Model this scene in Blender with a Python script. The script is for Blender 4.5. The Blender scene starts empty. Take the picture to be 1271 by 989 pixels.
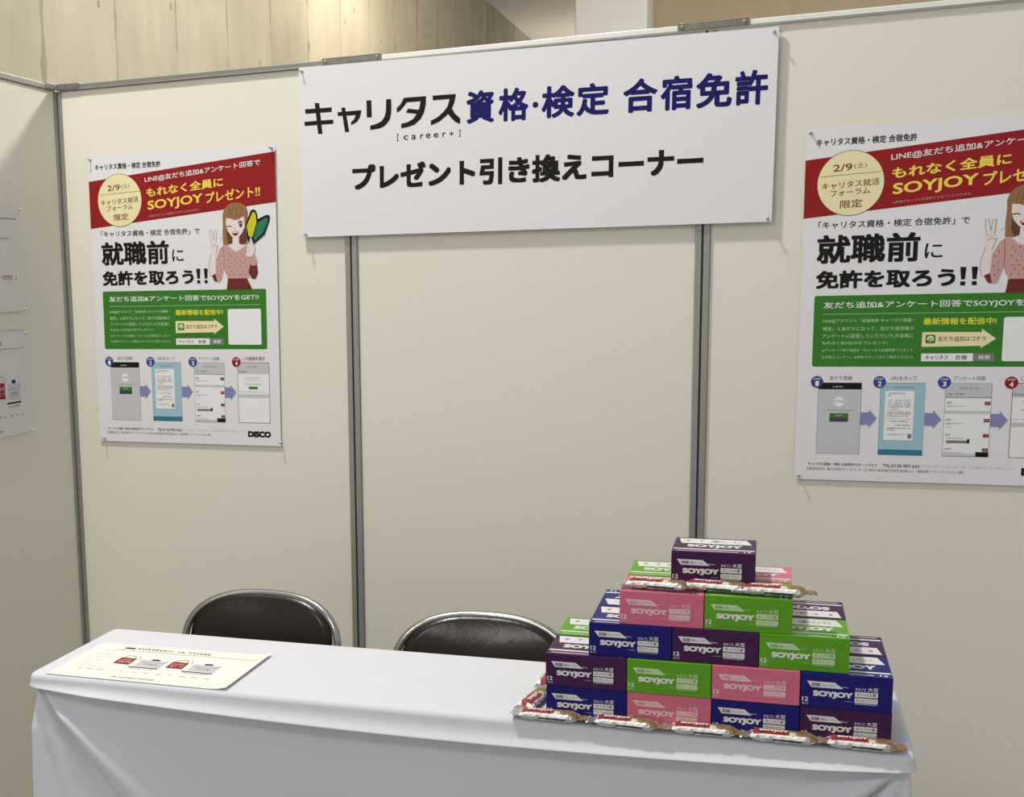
import bpy, bmesh, math, random
from mathutils import Vector, Matrix
PI = math.pi
random.seed(7)
scn = bpy.context.scene
COL = scn.collection

# ------------------------------------------------------------------ camera
def set_camera(loc, yaw, pitch, roll, f_px, ppx, ppy, W=1271, H=989):
    fwd = Vector((-math.sin(yaw) * math.cos(pitch), math.cos(yaw) * math.cos(pitch), math.sin(pitch)))
    right = Vector((math.cos(yaw), math.sin(yaw), 0))
    up = right.cross(fwd)
    r2 = right * math.cos(roll) + up * math.sin(roll)
    u2 = -right * math.sin(roll) + up * math.cos(roll)
    cd = bpy.data.cameras.new('camera')
    cam = bpy.data.objects.new('camera', cd)
    COL.objects.link(cam)
    m = Matrix((r2, u2, -fwd)).transposed().to_4x4()
    m.translation = Vector(loc)
    cam.matrix_world = m
    cd.sensor_fit = 'HORIZONTAL'
    cd.sensor_width = 36.0
    cd.lens = f_px / W * 36.0
    cd.shift_x = -ppx / W
    cd.shift_y = ppy / W
    cd.clip_start = 0.05
    cd.clip_end = 100
    scn.camera = cam

set_camera((2.2562, -3.6417, 1.5346), 0.3787, -0.1519, -0.0261, 1572.0, -262.76, 105.33)

# ------------------------------------------------------------------ light and exposure
scn.view_settings.view_transform = 'Standard'
scn.view_settings.look = 'None'
scn.view_settings.gamma = 1.0
scn.view_settings.use_curve_mapping = False
scn.view_settings.exposure = 0.0

world = bpy.data.worlds.new('hall_air')
scn.world = world
world.use_nodes = True
world.node_tree.nodes['Background'].inputs[0].default_value = (0.97, 0.985, 1.0, 1)
world.node_tree.nodes['Background'].inputs[1].default_value = 0.48

def area_light(name, loc, target, size, watts, color=(1, .96, .9), shape='DISK', size_y=None):
    l = bpy.data.lights.new(name, 'AREA')
    l.energy = watts; l.size = size; l.shape = shape; l.color = color
    if size_y: l.size_y = size_y
    o = bpy.data.objects.new(name, l)
    COL.objects.link(o)
    o.location = loc
    o.rotation_euler = (Vector(target) - Vector(loc)).to_track_quat('-Z', 'Y').to_euler()
    return o

area_light('hall_light_key', (0.10, -1.50, 5.5), (0.5, -1.0, 0), 0.34, 165, (1, .965, .92))
area_light('hall_fill_front', (0.1, -4.8, 4.1), (0.9, -0.6, 1.0), 0.9, 36, (1, .975, .95))  # added front fill for the lower walls and cloth front
area_light('hall_light_rear', (1.3, 2.2, 4.0), (0.6, 0.0, 1.6), 0.4, 105)
area_light('concrete_washer', (0.35, 4.2, 4.0), (-0.6, 4.4, 2.9), 0.5, 46, (1, .9, .74))
_l = bpy.data.lights.new('hall_fill', 'POINT'); _l.energy = 135; _l.shadow_soft_size = .2; _l.color = (1, .93, .82)  # added fill to brighten ceiling and rear walls, no fixture modelled
_o = bpy.data.objects.new('hall_fill', _l); COL.objects.link(_o); _o.location = (2.4, 5.2, 3.1)
_l = bpy.data.lights.new('hall_fill_far', 'POINT'); _l.energy = 62; _l.shadow_soft_size = .2; _l.color = (1, .93, .82)  # second added fill, hidden behind the partition, lifts the dark ceiling
_o = bpy.data.objects.new('hall_fill_far', _l); COL.objects.link(_o); _o.location = (0.15, 10.6, 2.9)

# ------------------------------------------------------------------ materials
def lin(c):
    return tuple((v / 12.92 if v <= .04045 else ((v + .055) / 1.055) ** 2.4) for v in c)

MATS = {}
def mat(name, rgb, rough=.6, metal=0.0, spec=.5, srgb=False, coat=0.0, bump=None, noise=None, trans=0.0):
    """rgb is linear albedo; bump=(scale,strength); noise=(scale,amount,detail)"""
    if name in MATS: return MATS[name]
    m = bpy.data.materials.new(name); m.use_nodes = True
    nt = m.node_tree; b = nt.nodes['Principled BSDF']
    c = lin(rgb) if srgb else rgb
    b.inputs['Base Color'].default_value = (*c, 1)
    b.inputs['Roughness'].default_value = rough
    b.inputs['Metallic'].default_value = metal
    b.inputs['Specular IOR Level'].default_value = spec
    if coat:
        b.inputs['Coat Weight'].default_value = coat
        b.inputs['Coat Roughness'].default_value = .15
    if trans: b.inputs['Transmission Weight'].default_value = trans
    if bump or noise:
        tc = nt.nodes.new('ShaderNodeTexCoord')
    if noise:
        n = nt.nodes.new('ShaderNodeTexNoise'); n.inputs['Scale'].default_value = noise[0]
        n.inputs['Detail'].default_value = noise[2] if len(noise) > 2 else 4
        nt.links.new(tc.outputs['Object'], n.inputs['Vector'])
        mx = nt.nodes.new('ShaderNodeMix'); mx.data_type = 'RGBA'
        k = noise[1]
        mx.inputs[6].default_value = (*[v * (1 - k) for v in c], 1)
        mx.inputs[7].default_value = (*[min(1, v * (1 + k)) for v in c], 1)
        nt.links.new(n.outputs['Fac'], mx.inputs[0])
        nt.links.new(mx.outputs[2], b.inputs['Base Color'])
    if bump:
        n2 = nt.nodes.new('ShaderNodeTexNoise'); n2.inputs['Scale'].default_value = bump[0]
        n2.inputs['Detail'].default_value = 3
        nt.links.new(tc.outputs['Object'], n2.inputs['Vector'])
        bp = nt.nodes.new('ShaderNodeBump'); bp.inputs['Strength'].default_value = bump[1]
        bp.inputs['Distance'].default_value = .002
        nt.links.new(n2.outputs['Fac'], bp.inputs['Height'])
        nt.links.new(bp.outputs['Normal'], b.inputs['Normal'])
    MATS[name] = m
    return m

def concrete(name, base, dark, axis='Y', pitch=.594, offset=.886, joint=.40):
    """board-formed concrete: vertical boards, joints, streaks and small knots"""
    m = bpy.data.materials.new(name); m.use_nodes = True
    nt = m.node_tree; N = nt.nodes; L = nt.links; b = N['Principled BSDF']
    b.inputs['Roughness'].default_value = .75; b.inputs['Specular IOR Level'].default_value = .3
    tc = N.new('ShaderNodeTexCoord'); sep = N.new('ShaderNodeSeparateXYZ')
    L.new(tc.outputs['Object'], sep.inputs[0])
    def math_(op, a, bb=None):
        n = N.new('ShaderNodeMath'); n.operation = op
        for i, v in enumerate((a, bb)):
            if v is None: continue
            if isinstance(v, (int, float)): n.inputs[i].default_value = v
            else: L.new(v, n.inputs[i])
        return n.outputs[0]
    co = sep.outputs[axis]
    t = math_('DIVIDE', math_('SUBTRACT', co, offset), pitch)
    fr = math_('FRACT', t)
    dist = math_('MINIMUM', fr, math_('SUBTRACT', 1.0, fr))
    wob = N.new('ShaderNodeTexNoise'); wob.inputs['Scale'].default_value = 6
    L.new(tc.outputs['Object'], wob.inputs['Vector'])
    wid = math_('MULTIPLY', math_('POWER', wob.outputs['Fac'], 3.0), .11)
    line = math_('LESS_THAN', dist, wid)
    board = math_('FLOOR', t)
    wn = N.new('ShaderNodeTexWhiteNoise'); wn.noise_dimensions = '1D'
    L.new(board, wn.inputs['W'])
    mp = N.new('ShaderNodeMapping')
    mp.inputs['Scale'].default_value = (5, 5, 1.1)
    L.new(tc.outputs['Object'], mp.inputs[0])
    st = N.new('ShaderNodeTexNoise'); st.inputs['Scale'].default_value = 1.3; st.inputs['Detail'].default_value = 6
    L.new(mp.outputs[0], st.inputs['Vector']); st.inputs['Roughness'].default_value = .65
    cmb = N.new('ShaderNodeCombineXYZ'); L.new(co, cmb.inputs[0]); L.new(math_('MULTIPLY', sep.outputs['Z'], .55), cmb.inputs[1])
    vo = N.new('ShaderNodeTexVoronoi'); vo.voronoi_dimensions = '2D'; vo.inputs['Scale'].default_value = 2.8; vo.inputs['Randomness'].default_value = 1
    L.new(cmb.outputs[0], vo.inputs['Vector'])
    knot = math_('LESS_THAN', vo.outputs['Distance'], .026)
    bl = N.new('ShaderNodeTexNoise'); bl.inputs['Scale'].default_value = 2.3; bl.inputs['Detail'].default_value = 8
    L.new(tc.outputs['Object'], bl.inputs['Vector'])
    f = math_('ADD', math_('ADD', math_('MULTIPLY', st.outputs['Fac'], .45), math_('MULTIPLY', bl.outputs['Fac'], .55)), math_('MULTIPLY', wn.outputs['Value'], .15))
    ramp = N.new('ShaderNodeValToRGB')
    ramp.color_ramp.elements[0].position = .25; ramp.color_ramp.elements[0].color = (*dark, 1)
    ramp.color_ramp.elements[1].position = .75; ramp.color_ramp.elements[1].color = (*base, 1)
    L.new(f, ramp.inputs[0])
    def darken(col, fac, amt):
        mx = N.new('ShaderNodeMix'); mx.data_type = 'RGBA'
        L.new(math_('MULTIPLY', fac, amt), mx.inputs[0]); L.new(col, mx.inputs[6])
        mx.inputs[7].default_value = (.07, .06, .04, 1)
        return mx.outputs[2]
    c = darken(ramp.outputs[0], line, joint)
    c = darken(c, knot, .6)
    L.new(c, b.inputs['Base Color'])
    return m

M_WALL = mat('cream_vinyl', (.80, .765, .655), .55, bump=(140, .22), noise=(1.2, .03))
M_ALU = mat('grey_aluminium', (.36, .36, .32), .45, metal=.55)
M_ALU_DARK = mat('aluminium_groove', (.05, .05, .045), .6)
M_RAIL_LIT = mat('lit_rail', (.82, .81, .75), .5)  # strong light on the rail, painted in as a paler colour
M_RAIL = mat('rail_aluminium', (.25, .25, .215), .5, metal=.4)
M_PLATE = mat('worn_steel_plate', (.22, .21, .175), .5, metal=.5, noise=(60, .4))
M_PAPER = mat('poster_paper', (.80, .79, .80), .38, spec=.4)
M_SIGN = mat('sign_board_white', (.80, .79, .80), .45, spec=.4)
M_SHEET = mat('cream_sheet', (.88, .87, .76), .7)
M_A3 = mat('pale_sheet', (.73, .72, .68), .7)
M_BLACK = mat('print_black', (.012, .011, .010), .5, spec=.15)
M_GREY = mat('print_grey', (.22, .21, .21), .6, spec=.15)
M_LGREY = mat('print_light_grey', (.58, .58, .60), .6, spec=.15)
M_NAVY = mat('print_navy', (.013, .010, .125), .5, spec=.15)
M_RED = mat('print_red', (.30, .016, .019), .4, spec=.15)
M_DRED = mat('print_dark_red', (.30, .03, .03), .5, spec=.15)
M_CREAM = mat('print_cream', (.86, .78, .45), .45, spec=.15)
M_BROWN = mat('print_brown', (.20, .055, .03), .5, spec=.15)
M_YEL = mat('print_yellow', (.92, .70, .10), .45, spec=.15)
M_LIME = mat('print_lime_yellow', (.70, .72, .06), .45, spec=.15)
M_GREEN = mat('print_green', (.045, .205, .026), .4, spec=.15)
M_PGREEN = mat('print_pale_green', (.50, .70, .42), .45, spec=.15)
M_WHITE = mat('print_white', (.86, .86, .86), .45, spec=.15)
M_BLUE = mat('print_step_blue', (.045, .065, .26), .5, spec=.15)
M_LILAC = mat('print_lilac', (.24, .26, .47), .5, spec=.15)
M_SKY = mat('print_sky', (.36, .55, .64), .5, spec=.15)
M_TEAL = mat('print_teal', (.045, .20, .27), .5, spec=.15)
M_HAIR = mat('print_hair', (.32, .17, .075), .5, spec=.15)
M_HAIRD = mat('print_hair_shade', (.13, .055, .03), .5, spec=.15)
M_SKIN = mat('print_skin', (.82, .72, .69), .5, spec=.15)
M_PINK = mat('print_blouse_pink', (.58, .34, .31), .5, spec=.15)
M_SKIRT = mat('print_skirt', (.16, .03, .025), .5, spec=.15)
M_MARKG = mat('print_leaf_green', (.03, .20, .12), .5, spec=.15)
M_MARKY = mat('print_leaf_yellow', (.62, .58, .02), .5, spec=.15)
M_ORANGE = mat('print_orange', (.5, .2, .1), .5, spec=.15)
M_CLOTH = mat('white_cloth', (.70, .70, .735), .8, spec=.2, bump=(900, .08))
M_VINYL = mat('dark_brown_vinyl', (.016, .0105, .006), .25, spec=.32, bump=(38, .30))
M_CHROME = mat('chrome_tube', (.40, .39, .36), .2, metal=1.0)
M_RUBBER = mat('black_rubber', (.02, .02, .02), .7)
M_WOOD = mat('table_laminate', (.35, .28, .2), .5)
M_PIN = mat('clear_pin', (.52, .52, .50), .2, spec=.6)
M_NEEDLE = mat('pin_steel', (.5, .5, .5), .3, metal=1.0)
M_FOIL = mat('wrapper_white_foil', (.88, .87, .80), .3, metal=.1, bump=(60, .3))
M_SILVER = mat('wrapper_silver', (.62, .62, .62), .25, metal=.8, bump=(70, .5))
M_WRED = mat('wrapper_red', (.30, .018, .016), .35, bump=(60, .25))
M_WDARK = mat('wrapper_print_and_shade', (.045, .055, .05), .4)
M_WFRUIT = mat('wrapper_fruit_print', (.27, .16, .065), .35, noise=(70, .75))
M_WGREEN = mat('wrapper_green', (.17, .36, .07), .35, noise=(50, .3))
M_WBEIGE = mat('wrapper_beige', (.66, .60, .44), .35)
M_CEIL = mat('ceiling_paint', (.56, .53, .47), .85, noise=(3, .05))
M_COLUMN = mat('column_paint', (.74, .76, .77), .8, noise=(3, .03))
M_FLOOR = mat('grey_floor', (.30, .29, .27), .6, noise=(5, .15))
M_CONC = concrete('board_formed_concrete', (.41, .375, .285), (.26, .24, .18))
M_TAN = concrete('tan_concrete', (.42, .36, .26), (.34, .29, .20), axis='X', pitch=1.8, offset=.3, joint=.12)

# ------------------------------------------------------------------ mesh helpers
class MB:
    def __init__(s): s.v = []; s.f = []; s.m = []; s.mats = []; s.smooth = []
    def mi(s, m):
        if m not in s.mats: s.mats.append(m)
        return s.mats.index(m)
    def face(s, pts, m, smooth=False):
        b = len(s.v); s.v += [tuple(p) for p in pts]
        s.f.append(tuple(range(b, b + len(pts)))); s.m.append(s.mi(m)); s.smooth.append(smooth)
    def mesh(s, verts, faces, m, smooth=False):
        b = len(s.v); s.v += [tuple(p) for p in verts]
        k = s.mi(m) if not isinstance(m, (list, tuple)) else None
        for i, f in enumerate(faces):
            s.f.append(tuple(b + j for j in f))
            s.m.append(k if k is not None else s.mi(m[i])); s.smooth.append(smooth)
    def box(s, x0, y0, z0, x1, y1, z1, m, bev=0.0):
        bm = bmesh.new()
        bmesh.ops.create_cube(bm, size=1)
        for v in bm.verts:
            v.co = Vector(((x0 + x1) / 2 + v.co.x * (x1 - x0), (y0 + y1) / 2 + v.co.y * (y1 - y0), (z0 + z1) / 2 + v.co.z * (z1 - z0)))
        if bev: bmesh.ops.bevel(bm, geom=bm.edges[:], offset=bev, segments=2, affect='EDGES', profile=.5)
        s.bm(bm, m)
    def bm(s, bm, m, smooth=False):
        bm.verts.index_update()
        s.mesh([v.co[:] for v in bm.verts], [[v.index for v in f.verts] for f in bm.faces], m, smooth)
        bm.free()
    def tube(s, pts, r, m, n=10, closed=False, cap=True):
        pts = [Vector(p) for p in pts]; N = len(pts); rings = []
        ref = None
        for i, p in enumerate(pts):
            a = pts[(i - 1) % N] if (closed or i > 0) else p
            b = pts[(i + 1) % N] if (closed or i < N - 1) else p
            t = (b - a).normalized()
            if ref is None:
                ref = Vector((0, 0, 1)) if abs(t.z) < .9 else Vector((1, 0, 0))
            x = (ref - t * ref.dot(t)).normalized(); ref = x
            y = t.cross(x)
            rr = r(i / (N - 1)) if callable(r) else r
            rings.append([p + x * (rr * math.cos(2 * PI * k / n)) + y * (rr * math.sin(2 * PI * k / n)) for k in range(n)])
        vs = [q for ring in rings for q in ring]; fs = []
        for i in range(N if closed else N - 1):
            j = (i + 1) % N
            for k in range(n):
                fs.append((i * n + k, i * n + (k + 1) % n, j * n + (k + 1) % n, j * n + k))
        if cap and not closed:
            fs.append(tuple(range(n - 1, -1, -1))); fs.append(tuple((N - 1) * n + k for k in range(n)))
        s.mesh(vs, fs, m, True)
    def build(s, name, parent=None, loc=None):
        me = bpy.data.meshes.new(name)
        me.from_pydata(s.v, [], s.f)
        for m in s.mats: me.materials.append(m)
        me.polygons.foreach_set('material_index', s.m)
        me.polygons.foreach_set('use_smooth', s.smooth)
        me.update()
        o = bpy.data.objects.new(name, me); COL.objects.link(o)
        if parent: o.parent = parent
        if loc: o.location = loc
        return o

def tag(o, label, cat, group=None):
    o['label'] = label; o['category'] = cat
    if group: o['group'] = group
    return o
def empty(name, loc, rz, label, cat, group=None):
    o = bpy.data.objects.new(name, None); COL.objects.link(o)
    o.location = loc; o.rotation_euler = (0, 0, rz); o.empty_display_size = .05
    return tag(o, label, cat, group)
def struct(o):
    o['kind'] = 'structure'; return o
def dup(root, loc=None, rot=None, label=None):
    r = root.copy(); COL.objects.link(r)
    if loc is not None: r.location = loc
    if rot is not None: r.rotation_euler = rot
    if label: r['label'] = label
    for ch in list(root.children):
        c = ch.copy(); COL.objects.link(c); c.parent = r
        for g in list(ch.children):
            d = g.copy(); COL.objects.link(d); d.parent = c
    return r

# ------------------------------------------------------------------ flat printing
GLYPH = {}
def glyphs(body, bold, res=3):
    k = (body, bold, res)
    if k not in GLYPH:
        c = bpy.data.curves.new('t', 'FONT'); c.body = body; c.resolution_u = res
        o = bpy.data.objects.new('t', c); COL.objects.link(o)
        bpy.context.view_layer.update()
        me = bpy.data.meshes.new_from_object(o.evaluated_get(bpy.context.evaluated_depsgraph_get()))
        vs = [tuple(v.co[:2]) for v in me.vertices]; fs = [tuple(p.vertices) for p in me.polygons]
        bpy.data.objects.remove(o); bpy.data.curves.remove(c); bpy.data.meshes.remove(me)
        xs = [v[0] for v in vs]; ys = [v[1] for v in vs]
        GLYPH[k] = (vs, fs, min(xs), max(xs), min(ys), max(ys))
    return GLYPH[k]

class Print:
    """flat graphics in millimetres (u right, v down) laid on a surface of a mesh"""
    def __init__(s, mb, to3d, layer=.00022): s.mb = mb; s.to3d = to3d; s.h = layer
    def poly(s, pts, m, lay=1):
        area = sum(pts[i][0] * pts[(i + 1) % len(pts)][1] - pts[(i + 1) % len(pts)][0] * pts[i][1] for i in range(len(pts)))
        if area > 0: pts = pts[::-1]
        s.mb.face([s.to3d(u, v, lay * s.h) for u, v in pts], m)
    def rect(s, u0, v0, u1, v1, m, lay=1): s.poly([(u0, v0), (u1, v0), (u1, v1), (u0, v1)], m, lay)
    def rrect(s, u0, v0, u1, v1, r, m, lay=1):
        pts = []
        for cx, cy, a0 in ((u1 - r, v0 + r, -90), (u1 - r, v1 - r, 0), (u0 + r, v1 - r, 90), (u0 + r, v0 + r, 180)):
            for k in range(6):
                a = math.radians(a0 + 90 * k / 5); pts.append((cx + r * math.cos(a), cy + r * math.sin(a)))
        s.poly(pts, m, lay)
    def disc(s, cx, cy, rx, ry, m, lay=1, n=40):
        s.poly([(cx + rx * math.cos(2 * PI * k / n), cy + ry * math.sin(2 * PI * k / n)) for k in range(n)], m, lay)
    def line(s, pts, w, m, lay=1):
        for (a, b), (c, d) in zip(pts, pts[1:]):
            L = math.hypot(c - a, d - b) or 1; nx, ny = -(d - b) / L * w / 2, (c - a) / L * w / 2
            s.poly([(a + nx, b + ny), (c + nx, d + ny), (c - nx, d - ny), (a - nx, b - ny)], m, lay)
    def text(s, body, u0, v0, u1, v1, m, bold=0.0, lay=2, skew=0.0, shear=0.0, res=3, square=False):
        """letters fitted into a box; bold strokes are the outline repeated around a small circle"""
        vs, fs, x0, x1, y0, y1 = glyphs(body, 0, res)
        ex = bold * (u1 - u0) / (x1 - x0 + 2 * bold); ey = bold * (v1 - v0) / (y1 - y0 + 2 * bold)
        n = 0 if bold < .003 else 4 if bold < .016 else 8 if bold < .03 else 12
        offs = [(0, 0)] + [(ex * math.cos(2 * PI * (k + .5) / n), ey * math.sin(2 * PI * (k + .5) / n)) for k in range(n)]
        if square: offs = [(ex * a, ey * b) for a in (-1, -.33, .33, 1) for b in (-1, -.33, .33, 1)]
        elif len(offs) > 1: offs = offs[1:]
        if n > 8 and not square: offs += [(a * .5, b * .5) for a, b in offs[::2]]
        for i, (du, dv) in enumerate(offs):
            out = []
            for x, y in vs:
                u = u0 + ex + (x - x0) / (x1 - x0) * (u1 - u0 - 2 * ex) + du; v = v1 - ey - (y - y0) / (y1 - y0) * (v1 - v0 - 2 * ey) + dv
                out.append(s.to3d(u + shear * (v1 - v), v + skew * (u - u0), lay * s.h + i * s.h * .03))
            s.mb.mesh(out, fs, m)
    def smalls(s, u0, v0, u1, v1, m, seed=1, lay=2, skew=0.0):
        """a row of tiny unreadable characters"""
        rnd = random.Random(seed); u = u0; h = v1 - v0
        while u < u1:
            w = h * rnd.uniform(.45, .8); vv = skew * (u - u0)
            if rnd.random() > .1:
                s.rect(u, v0 + vv + h * rnd.uniform(0, .15), min(u + w, u1), v0 + vv + h * rnd.uniform(.2, .35), m, lay)
                s.rect(u + w * .35, v0 + vv, min(u + w * .55, u1), v1 + vv, m, lay)
                if rnd.random() > .4: s.rect(u, v1 + vv - h * .3, min(u + w, u1), v1 + vv - h * .15, m, lay)
            u += w + h * .22

# ================================================================== SETTING
FZ = -.08            # floor level
TOPZ = 2.182
X1, X2, X3 = .99, 1.996, 2.99
def panel(name, p0, p1, n, z0=FZ, z1=TOPZ):
    """upright partition panel between two floor points, its face on the line p0-p1, thickness behind (n)"""
    mb = MB(); x0, x1 = sorted((p0[0], p1[0] + n[0])) if n[0] else sorted((p0[0], p1[0]))
    y0, y1 = sorted((p0[1], p1[1] + n[1])) if n[1] else sorted((p0[1], p1[1]))
    mb.box(x0, y0, z0, x1, y1, z1, M_WALL, .002)
    return struct(mb.build(name))
hw = .019
panel('wall_back', (.012, .006), (X1 - hw, .006), (0, .036))
panel('wall_back', (X1 + hw, .006), (X2 - hw, .006), (0, .036))
panel('wall_back', (X2 + hw, .006), (X3 - hw, .006), (0, .036))
panel('wall_left', (-.006, -.012), (-.006, -.98), (-.036, 0))
panel('wall_left', (-.006, -1.0), (-.006, -1.98), (-.036, 0))
def post(x, y):
    mb = MB()
    mb.box(x - hw, -.002 + y, FZ, x - .0025, .044 + y, TOPZ, M_ALU, .0015)
    mb.box(x + .0025, -.002 + y, FZ, x + hw, .044 + y, TOPZ, M_ALU, .0015)
    mb.box(x - .0025, .004 + y, FZ, x + .0025, .040 + y, TOPZ, M_ALU_DARK)
    return mb
struct(post(X1, 0).build('trim_1'))
struct(post(X2, 0).build('trim_2'))
struct(post(X3, 0).build('trim_3'))
mb = MB()
mb.box(-.042, -.012, FZ, -.001, .042, TOPZ, M_ALU, .002)
mb.box(-.001, .001, FZ, .012, .042, TOPZ, M_ALU, .002)
struct(mb.build('trim_4'))
def rail(name, x0, x1, m):
    mb = MB()
    mb.box(x0, -.002, TOPZ, x1, .044, TOPZ + .018, m, .002)
    mb.box(x0, -.0035, TOPZ + .001, x1, -.002, TOPZ + .005, M_ALU)
    struct(mb.build(name))
rail('trim_5', .012, X1, M_RAIL); rail('trim_6', X1, X2, M_RAIL_LIT); rail('trim_7', X2, X3, M_RAIL_LIT)
mb = MB(); mb.box(-.044, -1.98, TOPZ, .002, -.012, TOPZ + .018, M_RAIL, .002); struct(mb.build('trim_8'))
def connector(name, x0, x1, y0=-.006, y1=.048):
    mb = MB()
    mb.box(x0, y0, TOPZ + .004, x1, y0 + .003, TOPZ + .022, M_PLATE, .001)
    mb.box(x0, y0, TOPZ + .0195, x1, y1, TOPZ + .0225, M_PLATE, .001)
    for x in (x0 + .012, x1 - .012):
        bm = bmesh.new(); bmesh.ops.create_uvsphere(bm, u_segments=10, v_segments=6, radius=.005)
        bmesh.ops.translate(bm, verts=bm.verts, vec=(x, y0 - .0005, TOPZ + .013)); mb.bm(bm, M_ALU, True)
    struct(mb.build(name))
connector('trim_9', X1 - .078, X1 + .105)
connector('trim_10', X2 - .075, X2 + .105)
mb = MB()
mb.box(-.046, -.066, TOPZ + .003, .004, -.012, TOPZ + .022, M_PLATE, .0015)
mb.box(.0, -.006, TOPZ + .003, .085, .046, TOPZ + .022, M_PLATE, .0015)
struct(mb.build('trim_11'))

mb = MB(); mb.box(-.6, -7, FZ - .1, 9, 16, FZ, M_FLOOR); struct(mb.build('floor'))
mb = MB(); mb.box(-.9, -2.5, FZ, -.6, 16, 4.16, M_CONC); struct(mb.build('wall_concrete'))
mb = MB(); mb.box(.98, 7.9, FZ, 9, 8.2, 4.16, M_TAN); struct(mb.build('wall_rear'))
mb = MB(); mb.box(.41, 7.45, FZ, .99, 8.1, 4.16, M_COLUMN, .01); struct(mb.build('wall_column'))
mb = MB(); mb.box(-.9, 15.7, FZ, 1.2, 16, 4.16, M_CEIL); struct(mb.build('wall_far'))
mb = MB(); mb.box(-.9, 2.6, 4.16, 9, 16, 4.3, M_CEIL); struct(mb.build('ceiling'))

# ================================================================== SIGN
def board(name, w, h, t, m, loc, tilt):
    """thin sheet whose local x runs right and z up from the top-left corner, face towards -y"""
    mb = MB(); mb.box(0, 0, -h, w, t, 0, m)
    pr = Print(mb, lambda u, v, d: (u / 1000, -d, -v / 1000))
    def fin(label, cat, group=None):
        o = mb.build(name, None, loc); o.rotation_euler = (0, -tilt, 0)
        return tag(o, label, cat, group)
    return mb, pr, fin

mb, pr, fin = board('sign_board', 1.332, .493, .009, M_SIGN, (.842, -.0135, 2.183), -.008)
for k, pts in enumerate([[(18, 120), (102, 120), (102, 133), (19, 133)], [(15, 156), (106, 155), (107, 167), (16, 168)], [(49, 104), (63, 105), (72, 194), (58, 193)], [(120, 135), (194, 134), (192, 147), (121, 146)], [(132, 123), (144, 123), (156, 193), (143, 193)], [(194, 135), (190, 153), (181, 166), (162, 175), (162, 166), (171, 159), (176, 148), (177, 138)], [(210, 108), (225, 108), (226, 156), (211, 156)], [(270, 109), (285, 108), (286, 131), (285, 151), (281, 166), (271, 178), (263, 184), (250, 189), (221, 192), (221, 180), (239, 176), (256, 169), (265, 157), (269, 144), (270, 125)], [(324, 108), (390, 108), (389, 121), (333, 121), (323, 112)], [(324, 108), (333, 121), (325, 130), (315, 141), (303, 149), (302, 136), (313, 126), (320, 115)], [(374, 108), (390, 108), (389, 131), (384, 152), (374, 170), (355, 185), (337, 190), (316, 193), (315, 180), (334, 177), (351, 169), (363, 154), (370, 139), (373, 124)], [(336, 139), (371, 145), (367, 156), (330, 150)], [(409, 108), (477, 108), (476, 120), (410, 121)], [(461, 111), (477, 108), (473, 131), (466, 147), (450, 166), (429, 181), (404, 190), (404, 177), (423, 169), (441, 155), (453, 141), (459, 121)], [(467, 148), (474, 161), (490, 176), (490, 191), (476, 185), (463, 172), (455, 162), (456, 153)]]):
    pr.poly(pts, M_BLACK, 2 + k * .06)
for ch, u0, v0, u1, v1 in (('[', 303, 208, 308, 228), ('c', 322, 213, 336, 226), ('a', 346, 213, 360, 226), ('r', 372, 213, 382, 226), ('e', 389, 212, 403, 225), ('e', 412, 212, 426, 225), ('r', 438, 212, 448, 225), ('+', 458, 210, 471, 223), (']', 486, 207, 491, 227)):
    pr.text(ch, u0, v0, u1, v1, M_BLACK, .012)
pr.text('資', 508, 103, 588, 193, M_NAVY, .034, res=6); pr.text('格', 600, 103, 685, 193, M_NAVY, .034, res=6)
pr.disc(704, 153, 8, 8, M_NAVY, 2)
pr.text('検', 721, 106, 812, 192, M_NAVY, .034, res=6); pr.text('定', 817, 106, 905, 192, M_NAVY, .034, res=6)
for ch, u0, u1 in (('合', 942, 1032), ('宿', 1040, 1122), ('免', 1131, 1222), ('許', 1229, 1311)):
    pr.text(ch, u0, 103, u1, 192, M_NAVY, .034, res=6)
pr.text('プレゼント引き換えコーナー', 164, 289, 1155, 364, M_BLACK, .040, res=5, square=True)
fin('wide white sign board with large Japanese lettering at the top of the partition wall', 'sign')

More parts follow.
